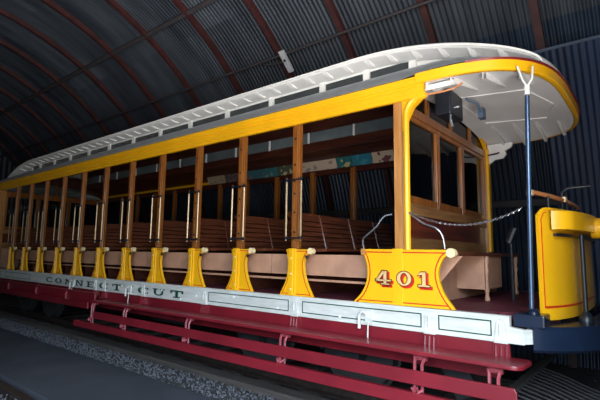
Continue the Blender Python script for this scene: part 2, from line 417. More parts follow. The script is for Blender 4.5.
mirror_end(np_, _hold).name = 'end_panel'
for o in list(bpy.data.objects):
    pass

# ------------------------------------------------------------------ benches
def bench():
    b = empty('bench', (0, 0, 0), _hold)
    s = MB(); s.prism([(-.08, 1.455), (.30, 1.47), (.31, 1.485), (.30, 1.50), (-.08, 1.485)], XZ, .10, 2.33); P(s, 'seat', 'bench', parent=b, bevel=.005)
    r = MB(); r.box(.02, .04, .14, 2.30, 1.04, 1.455); P(r, 'riser', 'ceil', parent=b)
    r = MB(); r.box(-.40, .40, .105, .125, 1.235, 1.44); P(r, 'end_board', 'beige', parent=b)
    r = MB(); r.box(-.40, .40, .095, .128, 1.18, 1.20); P(r, 'heater_pipe', 'beige', parent=b)
    k = MB()
    def bx(z): return -.075 - (z - 1.5) * .28
    n = 6
    for i in range(n):
        z0 = 1.525 + i * .055; k.box(bx(z0) - .011, bx(z0) + .011, .12, 2.30, z0, z0 + .044, ry=-.27)
    k.box(bx(1.86) - .018, bx(1.86) + .018, .10, 2.32, 1.835, 1.885, ry=-.27)
    k.box(bx(1.5) - .016, bx(1.5) + .016, .10, 2.32, 1.485, 1.522)
    P(k, 'backrest', 'bench', parent=b)
    for y in (.62, 1.22, 1.82):
        k = MB(); k.tube([(bx(1.5) + .02, y, 1.50), (bx(1.7) + .022, y, 1.70), (bx(1.87) + .022, y, 1.88)], .009, 6)
        P(k, 'back_strap', 'redwood', parent=b, smooth=True)
    return b
b0 = bench(); b0.location = (XP[0], 0, 0)
for x in XP[1:]: dup(b0, _hold, (x - XP[0], 0, 0))

P(MB().box(-.387, .30, .105, .125, 1.235, 1.44), 'end_board', 'beige'); P(MB().box(-.387, .30, .095, .128, 1.18, 1.20), 'heater_pipe', 'beige')
# ------------------------------------------------------------------ bulkhead
def bulk():
    X = XB0
    bk = MB()
    # corner posts
    o = empty('bulkhead', (0, 0, 0), _hold)
    for y0, y1 in ((0, .12), (2.32, 2.44)): P(MB().box(X - .045, X + .045, y0, y1, .98, 2.80), 'corner_post', 'lightwood', parent=o, bevel=.005)
    f = MB()   # window framing: sill, mullions, transom
    f.box(X - .03, X + .035, .12, 2.32, 1.80, 1.90)
    P(f, 'window_sill', 'tanwood', parent=o, bevel=.004)
    f = MB()
    ys = [.12, .82, 1.53, 2.32]
    for i in range(3):
        a, b = ys[i], ys[i + 1]
        f = MB()
        f.box(X - .025, X + .03, a + .001, a + .045, 1.9, 2.70); f.box(X - .025, X + .03, b - .045, b - .001, 1.9, 2.70)
        f.box(X - .02, X + .025, a + .001, b - .001, 1.9, 1.97); f.box(X - .02, X + .025, a + .001, b - .001, 2.66, 2.70)
        P(f, 'sash', 'wood', parent=o, bevel=.004)
        P(MB().box(X - .002, X + .002, a + .045, b - .045, 1.97, 2.66), 'pane', 'glass', parent=o)
    f = MB(); f.box(X - .03, X + .04, .05, 2.39, 2.70, 2.78); P(f, 'transom_rail', 'wood', parent=o, bevel=.004)
    def arch(y, zt=.0): 
        u = (y - YC) / 1.18; return 2.78 + zt + .31 * max(0.0, 1 - abs(u) ** 2.4) ** .5
    for y in (.60, 1.22, 1.84): P(MB().box(X - .02, X + .025, y - .025, y + .025, 2.77, arch(y)), 'transom_mullion', 'wood', parent=o)
    Y = [YC - 1.18 * math.cos(PI * i / 40) for i in range(41)]
    for xa, xb_, mm in ((X - .03, X + .01, 'ceil'), (X + .01, X + .05, 'yellow')):
        rows = [[(xa, y, arch(y, -.05)) for y in Y], [(xb_, y, arch(y, -.05)) for y in Y], [(xb_, y, arch(y, .05)) for y in Y], [(xa, y, arch(y, .05)) for y in Y]]
        f = MB(); f.grid([list(r) for r in zip(*rows)], closed=True); P(f, 'arch_rail', mm, parent=o, smooth=True)
    for a, b in ((.1, .575), (.625, 1.195), (1.245, 1.815), (1.865, 2.34)):
        Z = [a + (b - a) * j / 8 for j in range(9)]
        P(MB().prism([(a, 2.78)] + [(b, 2.78)] + [(y, arch(y, -.045)) for y in reversed(Z)], YZ, X - .002, X + .002), 'pane', 'glass', parent=o)
    f = MB(); f.box(X - .01, X + .012, .12, 2.32, 1.60, 1.80); P(f, 'apron_panel', 'redwood', parent=o)
    f = MB(); f.box(X - .012, X + .02, .12, 2.32, 1.47, 1.60); P(f, 'lower_panel', 'tanwood', parent=o)
    f = MB(); f.box(X - .012, X + .01, .12, 2.32, 1.035, 1.47); P(f, 'riser_panel', 'beige', parent=o)
    # yellow corner moulding running up the post and round under the hood
    f = MB()
    pa = [(X + .085, -.02, 1.49), (X + .085, -.02, 2.62)] + [(X + .085 + .13 * (1 - math.cos(t)), -.02, 2.62 + .15 * math.sin(t)) for t in [i * PI / 16 for i in range(1, 9)]] + [(X + .27, -.02, 2.772)]
    f.tube(pa, .026, 8); P(f, 'corner_moulding', 'yellow', parent=o, smooth=True)
    f = MB(); f.prism([(X + .05, 2.78), (X + .05, 2.50), (X + .09, 2.60), (X + .14, 2.70), (X + .24, 2.78)], XZ, -.02, .04); P(f, 'bracket_web', 'yellow', parent=o)
    f = MB(); f.box(X + .045, X + .075, 2.34, 2.42, 1.50, 2.80)
    P(f, 'corner_moulding', 'yellow', parent=o)
    # filler above the arch, white outside
    f = MB()
    for i in range(40):
        y0_, y1_ = Y[i], Y[i + 1]
        f.prism([(y0_, arch(y0_, .04)), (y1_, arch(y1_, .04)), (y1_, max(3.30 if .55 < y1_ < 1.89 else 2.98, arch(y1_, .05))), (y0_, max(3.30 if .55 < y0_ < 1.89 else 2.98, arch(y0_, .05)))], YZ, X - .01, X + .02)
    P(f, 'head_panel', 'ceil', parent=o)
    return o
bko = bulk(); mirror_end(bko, _hold)

# platform bench against the bulkhead, with its turned legs
o = empty('platform_bench', (0, 0, 0), _hold)
s = MB(); s.box(.40, .80, .14, 2.20, 1.445, 1.48); P(s, 'seat', 'bench', parent=o, bevel=.006)
s = MB(); s.box(.52, .775, .88, 1.45, 1.14, 1.445); P(s, 'box_front', 'beige', parent=o)
s = MB(); s.prism([(.40, 1.04), (.47, 1.04), (.82, 1.445), (.60, 1.445)], XZ, .18, .21); P(s, 'slanted_end', 'beige', parent=o)
s = MB(); s.box(.50, .52, .21, 2.2, 1.04, 1.44); P(s, 'riser', 'beige', parent=o)
for y in (.93, 2.0):
    zs = [1.037, 1.06, 1.10, 1.13, 1.2, 1.27, 1.31, 1.35, 1.40, 1.445]; rs = [.022, .024, .014, .024, .016, .014, .023, .015, .024, .022]
    s = MB(); s.tube([(.78, y, z) for z in zs], rs, 10); P(s, 'leg', 'beige', parent=o, smooth=True)

# curved iron handholds by the number panel
for pts in ([(.46, -.03, 1.80), (.52, -.05, 1.755), (.60, -.05, 1.70), (.70, -.05, 1.66), (.745, -.04, 1.60), (.755, -.02, 1.50)],
            [(.31, -.03, 1.79), (.24, -.05, 1.77), (.17, -.05, 1.69), (.08, -.05, 1.62), (.03, -.04, 1.58), (.025, -.02, 1.50)]):
    sp3 = []
    for i_ in range(len(pts) - 1):
        q0, q1, q2, q3 = [Vector(pts[min(max(k_, 0), len(pts) - 1)]) for k_ in (i_ - 1, i_, i_ + 1, i_ + 2)]
        for j_ in range(5):
            t = j_ / 5; sp3.append(.5 * (2 * q1 + (q2 - q0) * t + (2 * q0 - 5 * q1 + 4 * q2 - q3) * t * t + (3 * q1 - q0 - 3 * q2 + q3) * t ** 3))
    sp3.append(Vector(pts[-1]))
    P(MB().tube(sp3, .008, 8), 'handhold', 'steel', smooth=True)

# chain across the platform
ch = MB(); n = 46
A = Vector((.45, -.02, 1.81)); B = Vector((1.30, .06, 1.80))
pts = [A.lerp(B, i / n) - Vector((0, 0, .12 * (1 - (2 * i / n - 1) ** 2))) for i in range(n + 1)]
for i in range(n):
    c = (pts[i] + pts[i + 1]) / 2; t = (pts[i + 1] - pts[i]).normalized(); sd = Vector((0, 1, 0)) if i % 2 else t.cross(Vector((0, 1, 0)))
    ring = [c + t * .0135 * math.cos(2 * PI * j / 8) + sd * .007 * math.sin(2 * PI * j / 8) for j in range(9)]
    ch.tube(ring, .0028, 4, cap=False)
P(ch, 'safety_chain', 'steel')

# ------------------------------------------------------------------ roof
XE = 0.45
XS = [2 * XM - XE + (2 * XE - 2 * XM) * i / 60 for i in range(61)]
# fascia along both sides
for sgn in (-1, 1):
    def Y_(o): return YC + sgn * (1.235 + o)
    prof = [(0, 2.76), (.03, 2.76), (.03, 2.79), (.045, 2.80), (.045, 2.845), (.038, 2.852), (.038, 2.862), (.055, 2.868), (.055, 2.905), (.068, 2.912), (.068, 2.928), (0, 2.928)]
    f = MB(); f.prism([(Y_(o), z) for o, z in prof], YZ, 2 * XM - .62, .62)
    P(f, 'fascia', 'yellow')
# curved rim round each hood
a_, b_, NH = 1.02, 1.275, 3.6
pth = endpath(a_, b_, -PI / 2 + .02, PI / 2 - .02, 72, NH)
f = MB(); f.sweep(pth, [(0, 2.865), (.03, 2.865), (.04, 2.875), (.045, 2.945), (0, 2.952)])
rim = P(f, 'hood_rim', 'yellow', smooth=True); mirror_end(rim, _hold)
f = MB(); f.sweep(endpath(a_, b_, -1.28, 1.28, 70, NH), [(0, 2.945), (.055, 2.94), (.058, 2.955), (0, 2.962)])
o = P(f, 'rim_trim', 'maroon', smooth=True); mirror_end(o, _hold)

def loop_pts(k=40):
    pass
# lower deck: outer edge on the fascia, inner edge at the clerestory
def zin(dx): return 2.975 + .36 * max(0, 1 - (max(0, dx) / 1.04) ** 2)
rows = []
K = 64
for i in range(K + 1):
    ph = -PI / 2 + PI * i / K
    po = se(ph, a_ + .03, 1.31, NH); pi = se(ph, 1.02, .62)
    zi = zin(pi[0] - .45)
    row = []
    for j in range(9):
        t = j / 8; zo = 2.931 + .026 * min(1, max(0, po[0] - .45) / .25); row.append((po[0] * (1 - t) + pi[0] * t, po[1] * (1 - t) + pi[1] * t, zo + (zi - zo) * (t ** .9)))
    rows.append(row)
f = MB(); f.grid(rows)
o = P(f, 'hood_roof', 'canvas', smooth=True); mirror_end(o, _hold)
for sgn in (-1, 1):
    rows = [[(x, YC + sgn * (1.305 * (1 - t) + .62 * t), 2.931 + .404 * t ** .9) for t in [j / 8 for j in range(9)]] for x in XS]
    f = MB(); f.grid(rows); P(f, 'lower_deck_roof', 'canvas', smooth=True)
    # wooden soffit inside
    rows = [[(x, YC + sgn * (1.24 * (1 - t) + .66 * t), 2.90 + .20 * t) for t in (0, .3, .6, 1)] for x in (XB1 + .02, XB0 - .02)]
    f = MB(); f.grid(rows); P(f, 'soffit', 'ceil')
    f = MB(); f.box(XB1 + .02, XB0 - .02, *((.01, .05) if sgn < 0 else (2.385, 2.445)), 2.79 if sgn < 0 else 2.735, 2.92 if sgn < 0 else 2.835); P(f, 'header_board', 'ceil')

# hood ceiling, white, with carlines
def zc(x, y, dz=0):
    u = max(0, x - .45) / a_; v = abs(y - YC) / b_
    r = min(1, (u ** NH + v ** NH) ** (1 / NH))
    return 2.865 + dz + .115 * (1 - r ** 2.2)
rows = []
for j in range(13):
    s_ = j / 12
    row = []
    for i in range(49):
        ph = -PI / 2 + PI * i / 48; p = se(ph, (a_ - .005) * (1 - s_), (b_ - .005) * (1 - s_), NH)
        x = .45 + (p[0] - .45); x = .38 if i in (0, 48) else x
        row.append((x, p[1], zc(x, p[1])))
    rows.append(row)
f = MB(); f.grid(rows); o = P(f, 'hood_ceiling', 'hood', smooth=True); mirror_end(o, _hold)
for x in (.62, .85, 1.08, 1.30):
    for lo, hi in ((0, .50), (.50, 0)):
        lim = 1.265 * (1 - min(1, (max(0, x - .45) / (a_ - .02)) ** NH)) ** (1 / NH)
        sgn = -1 if lo == 0 else 1
        ys = [YC + sgn * (lim - (lim - .62) * t / 8) for t in range(9)]
        f = MB(); rr = []
        for q, y in enumerate(ys):
            h = .045 * (1 - (q / 8) ** 2) + .006; z = zc(x, y)
            rr.append([(x - .015, y, z + .01), (x + .015, y, z + .01), (x + .015, y, z - h), (x - .015, y, z - h)])
        f.grid(rr, closed=True); o = P(f, 'hood_carline', 'hood')
        mirror_end(o, _hold)
# raised border line on the ceiling
f = MB()
f.tube([(.60, .72, zc(.6, .72) - .004), (1.22, .72, zc(1.22, .72) - .004), (1.36, 1.2, zc(1.36, 1.2) - .004), (1.22, 1.72, zc(1.22, 1.72) - .004), (.60, 1.72, zc(.6, 1.72) - .004), (.60, .72, zc(.6, .72) - .004)], .006, 4)
o = P(f, 'ceiling_bead', 'hood'); mirror_end(o, _hold)

# clerestory walls
cp = [.234, -.3, -.893, -1.707, -2.552, -3.394, -4.187, -5.01, -5.849, -6.659, -7.479, -8.269, -9.035, -9.54]
for sgn in (-1, 1):
    yw = YC + sgn * .62; 
    wa = MB(); wa.box(2 * XM - .30, .30, min(yw, yw - sgn * .03), max(yw, yw - sgn * .03), 3.415, 3.47)
    wo = P(wa, 'clerestory_rail', 'white')
    wa = MB(); wa.box(2 * XM - .30, .30, min(yw, yw - sgn * .03), max(yw, yw - sgn * .03), 3.0, 3.315); P(wa, 'clerestory_sill', 'canvas' if 0 else 'ceil')
    for x in cp:
        q = MB(); q.box(x - .038, x + .038, yw - .02, yw + .02, 3.31, 3.46); P(q, 'clerestory_post', 'white')
    for a, b in zip(cp[:-1], cp[1:]):
        q = MB(); q.box(b + .03, a - .03, yw - .004 - sgn * .01, yw + .004 - sgn * .01, 3.32, 3.44); P(q, 'clerestory_pane', 'paneglass')
    # inside face: dark boards with grey panes and white stops
    yi = YC + sgn * .64
# inner clerestory of the far side, seen from within
yi = 1.785
q = MB(); q.box(XB1 + .03, XB0 - .02, yi, yi + .02, 3.02, 3.50); P(q, 'inner_clerestory_board', 'ceil')
for i in range(11):
    x1 = -.42 - .815 * i; x0 = x1 - .76
    q = MB(); q.box(x0, x1, yi - .012, yi - .001, 3.125, 3.285); o = P(q, 'inner_pane', 'innerpane')
    q = MB(); q.box(x0 - .04, x0 - .015, yi - .022, yi - .0, 3.12, 3.285); P(q, 'pane_stop', 'white', parent=o)
# cross beams of the ceiling
for i, x in enumerate(XP):
    q = MB(); q.box(x - .03, x + .03, .64, 1.86, 3.42, 3.47); P(q, 'ceiling_beam', 'ceil')

# monitor roof with drooping ends
def ze(u): return 2.985 + .50 * (.5 * (max(0, 1 - u * u)) + .5 * math.sqrt(max(0, 1 - u * u)))
def xr(y): 
    v = abs(y - YC) / 1.32; return .45 + (a_ + .035) * (1 - min(1, v) ** NH) ** (1 / NH)
HW = .875
def mon(x, y, xe):
    u = max(0, (x + .35) / (xe + .35))
    e = ze(u); v = (y - YC) / HW
    return e + .24 * (1 - v * v) * (1 - u ** 3)
NY = 24; NX = 30
ys = [YC - HW + 2 * HW * j / NY for j in range(NY + 1)]
top = []
for i in range(NX + 1):
    t = math.sin(PI / 2 * i / NX)
    top.append([(-.35 + (xr(y) + .35) * t, y, mon(-.35 + (xr(y) + .35) * t, y, xr(y))) for y in ys])
mid = [(2 * XM + .35), -.35]
full = [[(2 * XM - p[0], p[1], p[2]) for p in r] for r in reversed(top)] + top
f = MB(); f.grid(full)
# thickness: lower skin + edge
low = [[(p[0], p[1], p[2] - .022) for p in r] for r in full]
f.grid(low)
f.grid([[r[0] for r in full], [r[0] for r in low]]); f.grid([[r[-1] for r in full], [r[-1] for r in low]])
f.grid([full[0], low[0]]); f.grid([full[-1], low[-1]])
P(f, 'monitor_roof', 'white', smooth=True)
# eave soffits (white) down to the clerestory, and the end skirts
for sgn in (-1, 1):
    ye = YC + sgn * (HW - .01); yw = YC + sgn * .62
    def rowat(x):
        xe = xr(ye); e = mon(min(x, xe), ye, xe) - .024
        return [(x, ye, e), (x, ye - sgn * .02, e - .012), (x, yw, e - .030)]
    xs = [-.35 - .3 * i for i in range(29)] 
    xs = [x for x in xs if x > 2 * XM + .35] + [2 * XM + .35]
    f = MB(); f.grid([rowat(x) for x in [-.35 + (xr(ye) + .33) * i / 24 for i in range(24, 0, -1)]] + [rowat(-.35) if x > -.35 else [(x, *p[1:]) for p in rowat(-.35)] for x in xs] + [[(2 * XM - p[0], p[1], p[2]) for p in rowat(x)] for x in [-.35 + (xr(ye) + .33) * i / 24 for i in range(1, 25)]])
    P(f, 'eave_soffit', 'white')
    # end skirt: white board between hood roof and monitor roof
    f = MB(); up = []; lo = []
    for i in range(25):
        x = .12 + (1.38 - .12) * i / 24
        y = YC + sgn * (.60)
        up.append((x, y, mon(x, ye, xr(ye)) - .02)); lo.append((x, y, min(zin(x - .45) - .02, mon(x, ye, xr(ye)) - .03)))
    f.grid([up, lo]); f.grid([[(p[0], p[1] - sgn * .02, p[2]) for p in up], [(p[0], p[1] - sgn * .02, p[2]) for p in lo]])
    o = P(f, 'end_skirt', 'white'); mirror_end(o, _hold)
# eave brackets
br_x = [-9.75 + .2655 * i for i in range(42)]
def eb(sgn):
    m_ = MB(); ye = YC + sgn * (HW - .02); yw = YC + sgn * .62
    pts = [(ye, .0), (YC + sgn * .67, .0), (YC + sgn * .67, -.022), (YC + sgn * .70, -.040), (YC + sgn * .75, -.034), (YC + sgn * .81, -.018)]
    return m_.prism(pts, YZ, -.024, .024)
for sgn in (-1, 1):
    o = None
    for x in br_x + [1.12 - .0]:
        xx = x; xe = xr(YC + HW)
        u = xx if xx > XM else 2 * XM - xx
        z = mon(u, YC + HW, xe) - .024
        if o is None: o = P(eb(sgn), 'eave_bracket', 'white'); o.location = (xx, 0, z)
        else: dup(o, _hold, (xx - o.location.x, 0, z - o.location.z))

# ------------------------------------------------------------------ front end of the car
f = MB(); dp = endpath(1.10, 1.41, -.699, .699, 48)
top_z = 1.80
# dash sheet with rounded upper corners
rows = []
for i, (p, n) in enumerate(dp):
    s_ = min(i, len(dp) - 1 - i) / 3.0; zt = top_z - (.05 * max(0, 1 - s_) ** 2)
    rows.append([(p[0] + n[0] * o, p[1] + n[1] * o, z) for o, z in ((-.02, 1.0), (.0, 1.0), (.0, zt), (-.02, zt))])
f.grid(rows, closed=True); f.f.append((0, 1, 2, 3)); k = len(f.v); f.f.append((k - 1, k - 2, k - 3, k - 4))
da = P(f, 'dash_panel', 'yellow', smooth=True)
q = MB(); q.sweep(dp[1:-1], [(.0005, 1.085), (.003, 1.085), (.003, 1.10), (.0005, 1.10)]); P(q, 'red_stripe', 'red', parent=da)
q = MB(); q.tube([(p[0] + n[0] * .002, p[1] + n[1] * .002, z) for (p, n), z in [(dp[1], 1.09), (dp[1], 1.72), (dp[2], 1.765), (dp[3], 1.775)]], .004, 4); P(q, 'red_stripe', 'red', parent=da)
q = MB(); q.tube([(p[0], p[1], 1.80 - (.05 * max(0, 1 - min(i, len(dp) - 1 - i) / 3.0) ** 2)) for i, (p, n) in enumerate(dp)], .012, 8); P(q, 'top_bead', 'yellow', parent=da, smooth=True)
lb = dp[4:-4]
def sm(i, k): t = min(i, k - 1 - i) / 3.5; return min(1, t) ** .6
q = MB(); rows = []
for i, (p, n) in enumerate(lb):
    d = .02 + .085 * sm(i, len(lb)); rows.append([(p[0] + n[0] * o, p[1] + n[1] * o, z) for o, z in ((0, 1.65), (d, 1.65), (d, 1.785), (0, 1.785))])
q.grid(rows, closed=True); P(q, 'lamp_shelf', 'yellow', parent=da, smooth=True)
q = MB(); q.sweep(dp[5:-5], [(.012, 1.60), (.035, 1.60), (.035, 1.622), (.012, 1.622)]); P(q, 'bumper_strip', 'black', parent=da)
hl = empty('headlight', (0, 0, 0), _hold)
q = MB(); q.tube([(1.62, .98, 1.69), (1.76, .98, 1.69), (1.78, .98, 1.69)], [.085, .085, .095], 24); P(q, 'housing', 'yellow', parent=hl, smooth=True)
q = MB(); q.tube([(1.781, .98, 1.69), (1.79, .98, 1.69)], [.08, .06], 24); P(q, 'lens', 'glass', parent=hl, smooth=True)
# bumper and its corner block
q = MB(); q.sweep(endpath(1.36, 1.36, -1.03, 1.03, 60), [(-.20, .80), (-.02, .80), (0, .82), (0, .955), (-.02, .975), (-.20, .975)])
bu = P(q, 'bumper', 'navy', smooth=True)
q = MB(); q.box(1.22, 1.42, .0, .20, .96, 1.05); P(q, 'pole_block', 'navy', parent=bu, bevel=.012)
for o in (da, bu): mirror_end(o, _hold)
# front pole with forked head
po = MB(); po.tube([(1.332, .05, 1.05), (1.370, .05, 2.62)], .017, 12); o = P(po, 'platform_pole', 'bluesteel', smooth=True)
q = MB(); q.tube([(1.371, .05, 2.63), (1.373, .05, 2.70)], .019, 10)
q.tube([(1.373, .05, 2.69), (1.345, .055, 2.75), (1.31, .07, 2.87)], .008, 8); q.tube([(1.373, .05, 2.69), (1.405, .07, 2.75), (1.40, .14, 2.87)], .008, 8)
P(q, 'pole_fork', 'white', parent=o, smooth=True)
q = MB(); q.tube([(1.345, .05, 1.05), (1.345, .05, 1.07), (1.345, .05, 1.09)], [.04, .04, .02], 12); P(q, 'pole_foot', 'navy', parent=o, smooth=True)
# rail on top of the dash
q = MB(); q.tube([(1.36, .09, 1.915), (1.44, .35, 1.905), (1.485, .65, 1.90), (1.50, 1.0, 1.895), (1.50, 1.25, 1.89)], .017, 10); o = P(q, 'dash_rail', 'copper', smooth=True)
for p in ((1.355, .07, 1.91), (1.483, .62, 1.90)):
    q = MB(); q.tube([(p[0], p[1], 1.885), (p[0], p[1], 1.925)], .026, 10); P(q, 'rail_socket', 'brass', parent=o, smooth=True)
for p in ((1.43, .28), (1.49, .70), (1.50, 1.1)):
    q = MB(); q.tube([(p[0], p[1], 1.79), (p[0], p[1], 1.90)], .010, 8); P(q, 'rail_stud', 'black', parent=o, smooth=True)
# coupling staff standing on the bumper
q = MB(); q.tube([(1.60, .52, .975), (1.60, .52, 1.0), (1.60, .52, 1.03), (1.60, .52, 1.05), (1.60, .52, 1.62)], [.05, .05, .035, .016, .016], 12); P(q, 'staff', 'black', smooth=True)
q = MB(); q.tube([(1.40, 1.1, 1.04), (1.40, 1.1, 1.97), (1.40, 1.1, 2.02)], [.018, .018, .03], 10)
q.tube([(1.40, 1.1, 2.02), (1.45, 1.1, 2.06), (1.62, 1.12, 2.07)], .012, 8); P(q, 'brake_staff', 'black', smooth=True)
q = MB(); q.tube([(.95, 1.15, 1.037), (.95, 1.15, 1.60)], .016, 8); q.tube([(.93, 1.15, 1.58), (.99, 1.15, 1.72)], .035, 10); P(q, 'controller_handle', 'black', smooth=True)
# switch box under the hood
sb = MB(); sb.box(.58, .72, .28, .60, 2.68, 2.90); o = P(sb, 'switch_box', 'black', bevel=.012)
q = MB(); q.tube([(.715, .45, 2.78), (.74, .45, 2.78)], .014, 8); P(q, 'switch_button', 'steel', parent=o, smooth=True)
q = MB(); q.tube([(.66, .44, 2.685), (.67, .44, 2.60)], [.013, .018], 10); P(q, 'switch_handle', 'steel', parent=o, smooth=True)
q = MB(); q.tube([(.60, .02, 2.79), (.76, .02, 2.785), (.84, .04, 2.80), (.88, .12, 2.86)], .008, 8); P(q, 'bell_cord_guide', 'copper', smooth=True)
q = MB(); q.box(.60, .86, -.0, .015, 2.82, 2.86); P(q, 'hood_bracket', 'white')
q = MB(); q.tube([(.74, .62, 2.90), (.82, .70, 2.86), (.84, .78, 2.78)], .012, 8); q.box(.80, .85, .76, .85, 2.74, 2.84); P(q, 'junction_box', 'dimsteel')
# far corner bracket and hook
q = MB(); q.tube([(.40, 2.36, 2.72), (.55, 2.30, 2.72), (.58, 2.30, 2.73)], .010, 8); P(q, 'far_hook', 'black', smooth=True)
q = MB(); q.prism([(.42, 2.86), (.42, 2.60), (.50, 2.66), (.60, 2.67), (.64, 2.72), (.62, 2.76), (.70, 2.80), (.72, 2.86)], XZ, 2.38, 2.42); P(q, 'corner_scroll', 'hood')

# folding fender under the platform
fe = empty('fender', (0, 0, 0), _hold)
q = MB(); q.box(1.0, 1.06, .45, 2.7, .33, .37); P(q, 'fender_beam', 'timber', parent=fe)
for i in range(12):
    y = .50 + i * .11
    q = MB(); q.tube([(1.05, y, .34), (1.25, y, .29), (1.45, y, .22), (1.62, y, .17)], .011, 5); P(q, 'slat', 'under', parent=fe)

# ------------------------------------------------------------------ trucks and underframe
q = MB()
q.box(2 * XM - .95, .95, .12, .26, .80, .98); q.box(2 * XM - .95, .95, 2.18, 2.32, .80, .98)
for x in [XM + d for d in (-4.5, -3, -1.5, 0, 1.5, 3, 4.5)]: q.box(x - .06, x + .06, .12, 2.32, .82, .98)
P(q, 'underframe', 'under')
def truck(cx):
    t = empty('truck', (cx, 0, 0), _hold)
    for dx in (-.66, .66):
        w = MB()
        for y, s_ in ((.50, 1), (1.94, -1)):
            for ya, r in ((y - .05 * s_, .40), (y + .05 * s_, .40)): pass
            w.tube([(dx, y - .055 * s_, .52), (dx, y - .05 * s_, .52), (dx, y + .05 * s_, .52), (dx, y + .055 * s_, .52), (dx, y + .085 * s_, .52)], [.36, .40, .405, .43, .43], 32)
            w.tube([(dx, y - .11 * s_, .52), (dx, y - .05 * s_, .52)], [.09, .13], 16)
        w.tube([(dx, .45, .52), (dx, 1.99, .52)], .06, 12)
        P(w, 'wheelset', 'wheel', parent=t, smooth=True)
    f = MB()
    for y in (.30, 2.10):
        f.box(-.95, .95, y, y + .06, .56, .64); f.box(-.95, .95, y, y + .06, .72, .78)
        for dx in (-.66, .66): f.box(dx - .13, dx + .13, y - .03, y + .09, .42, .74)
        for dx in (-.25, .25):
            f.tube([(dx, y + .03, .64 + .14 * j / 24) for j in range(2)], .02, 6)
            f.tube([(dx + .06 * math.cos(j * .8), y + .03 + .06 * math.sin(j * .8), .50 + .24 * j / 40) for j in range(41)], .014, 5)
    f.box(-.2, .2, .3, 2.14, .60, .80)
    P(f, 'side_frame', 'under', parent=t)
    return t
t0 = truck(-1.00); dup(t0, _hold, (2 * XM + 2.0, 0, 0))
P(MB().box(-4.0, -3.1, .5, 1.2, .42, .80), 'resistor_box', 'under', bevel=.02); P(MB().box(-5.9, -4.7, .7, 1.6, .40, .80), 'resistor_box', 'under', bevel=.02)
q = MB()
q.tube([(-3.35, .08, .80), (-3.35, .05, .62), (-3.05, .05, .60), (-2.75, .05, .60)], .015, 6); P(q, 'brake_pipe', 'steel', smooth=True)
q = MB(); q.box(.55, .75, .25, .31, .30, .98, ry=-.5); P(q, 'platform_brace', 'under'); 

# re-parent everything from the temporary origin to the car
for o in list(bpy.data.objects):
    if o.parent == _hold:
        o.parent = car; o.location = Vector(o.location) + Vector(OFF)
bpy.data.objects.remove(_hold)

# ------------------------------------------------------------------ advertising cards under the far roof
cards = [(-.86, -1.22, (.50, .40, .29), (.16, .05, .06), 'cream advertising card with dark blotches, nearest the bulkhead'),
         (-1.23, -1.58, (.02, .16, .22), (.04, .25, .30), 'plain teal advertising card between a cream card and a star card'),
         (-1.59, -1.86, (.02, .12, .13), (.42, .38, .18), 'dark green advertising card with a pale yellow star shape'),
         (-1.87, -2.62, (.46, .36, .27), (.24, .20, .19), 'wide cream advertising card with faint grey drawing'),
         (-2.63, -3.12, (.06, .07, .05), (.40, .34, .20), 'dark advertising card with a pale olive figure'),
         (-3.13, -3.55, (.03, .12, .13), (.16, .20, .20), 'dull teal-grey advertising card left of the olive figure card'),
         (-3.56, -4.05, (.03, .12, .15), (.32, .06, .05), 'dark teal advertising card with a red round spot'),
         (-4.06, -4.52, (.09, .06, .06), (.18, .12, .10), 'dark brown advertising card beside the teal one'),
         (-4.53, -5.05, (.34, .26, .17), (.20, .16, .12), 'tan advertising card farthest left of the row')]
for i, (xa, xb, c1, c2, lab) in enumerate(cards):
    m = bpy.data.materials.new('card_print'); m.use_nodes = True; nt = m.node_tree; b = nt.nodes['Principled BSDF']; b.inputs['Roughness'].default_value = .45
    tc = nt.nodes.new('ShaderNodeTexCoord'); v = nt.nodes.new('ShaderNodeTexNoise'); v.inputs['Scale'].default_value = 7 + i; v.inputs['Detail'].default_value = 2
    rp = nt.nodes.new('ShaderNodeValToRGB'); rp.color_ramp.interpolation = 'CONSTANT'
    rp.color_ramp.elements[0].color = (*c1, 1); rp.color_ramp.elements[1].color = (*c2, 1); rp.color_ramp.elements[1].position = .56
    nt.links.new(tc.outputs['Object'], v.inputs['Vector']); nt.links.new(v.outputs['Fac'], rp.inputs['Fac']); nt.links.new(rp.outputs['Color'], b.inputs['Base Color'])
    w = xa - xb
    f = MB(); rows = []
    for s_ in (0, w):
        rows.append([(s_, y, z) for y, z in [(.0, .0), (-.012, .05), (-.035, .11), (-.075, .18), (-.077, .177), (-.038, .107), (-.015, .048), (-.003, -.002)]])
    f.grid(rows, closed=True); k = len(f.v); f.f += [tuple(range(8)), tuple(range(15, 7, -1))]
    M['_card'] = m
    o = f.build('advertising_card', '_card'); o.location = (xb, 2.335, 2.815)
    tag(o, lab, 'poster', 'advertising cards in the rack under the far roof')

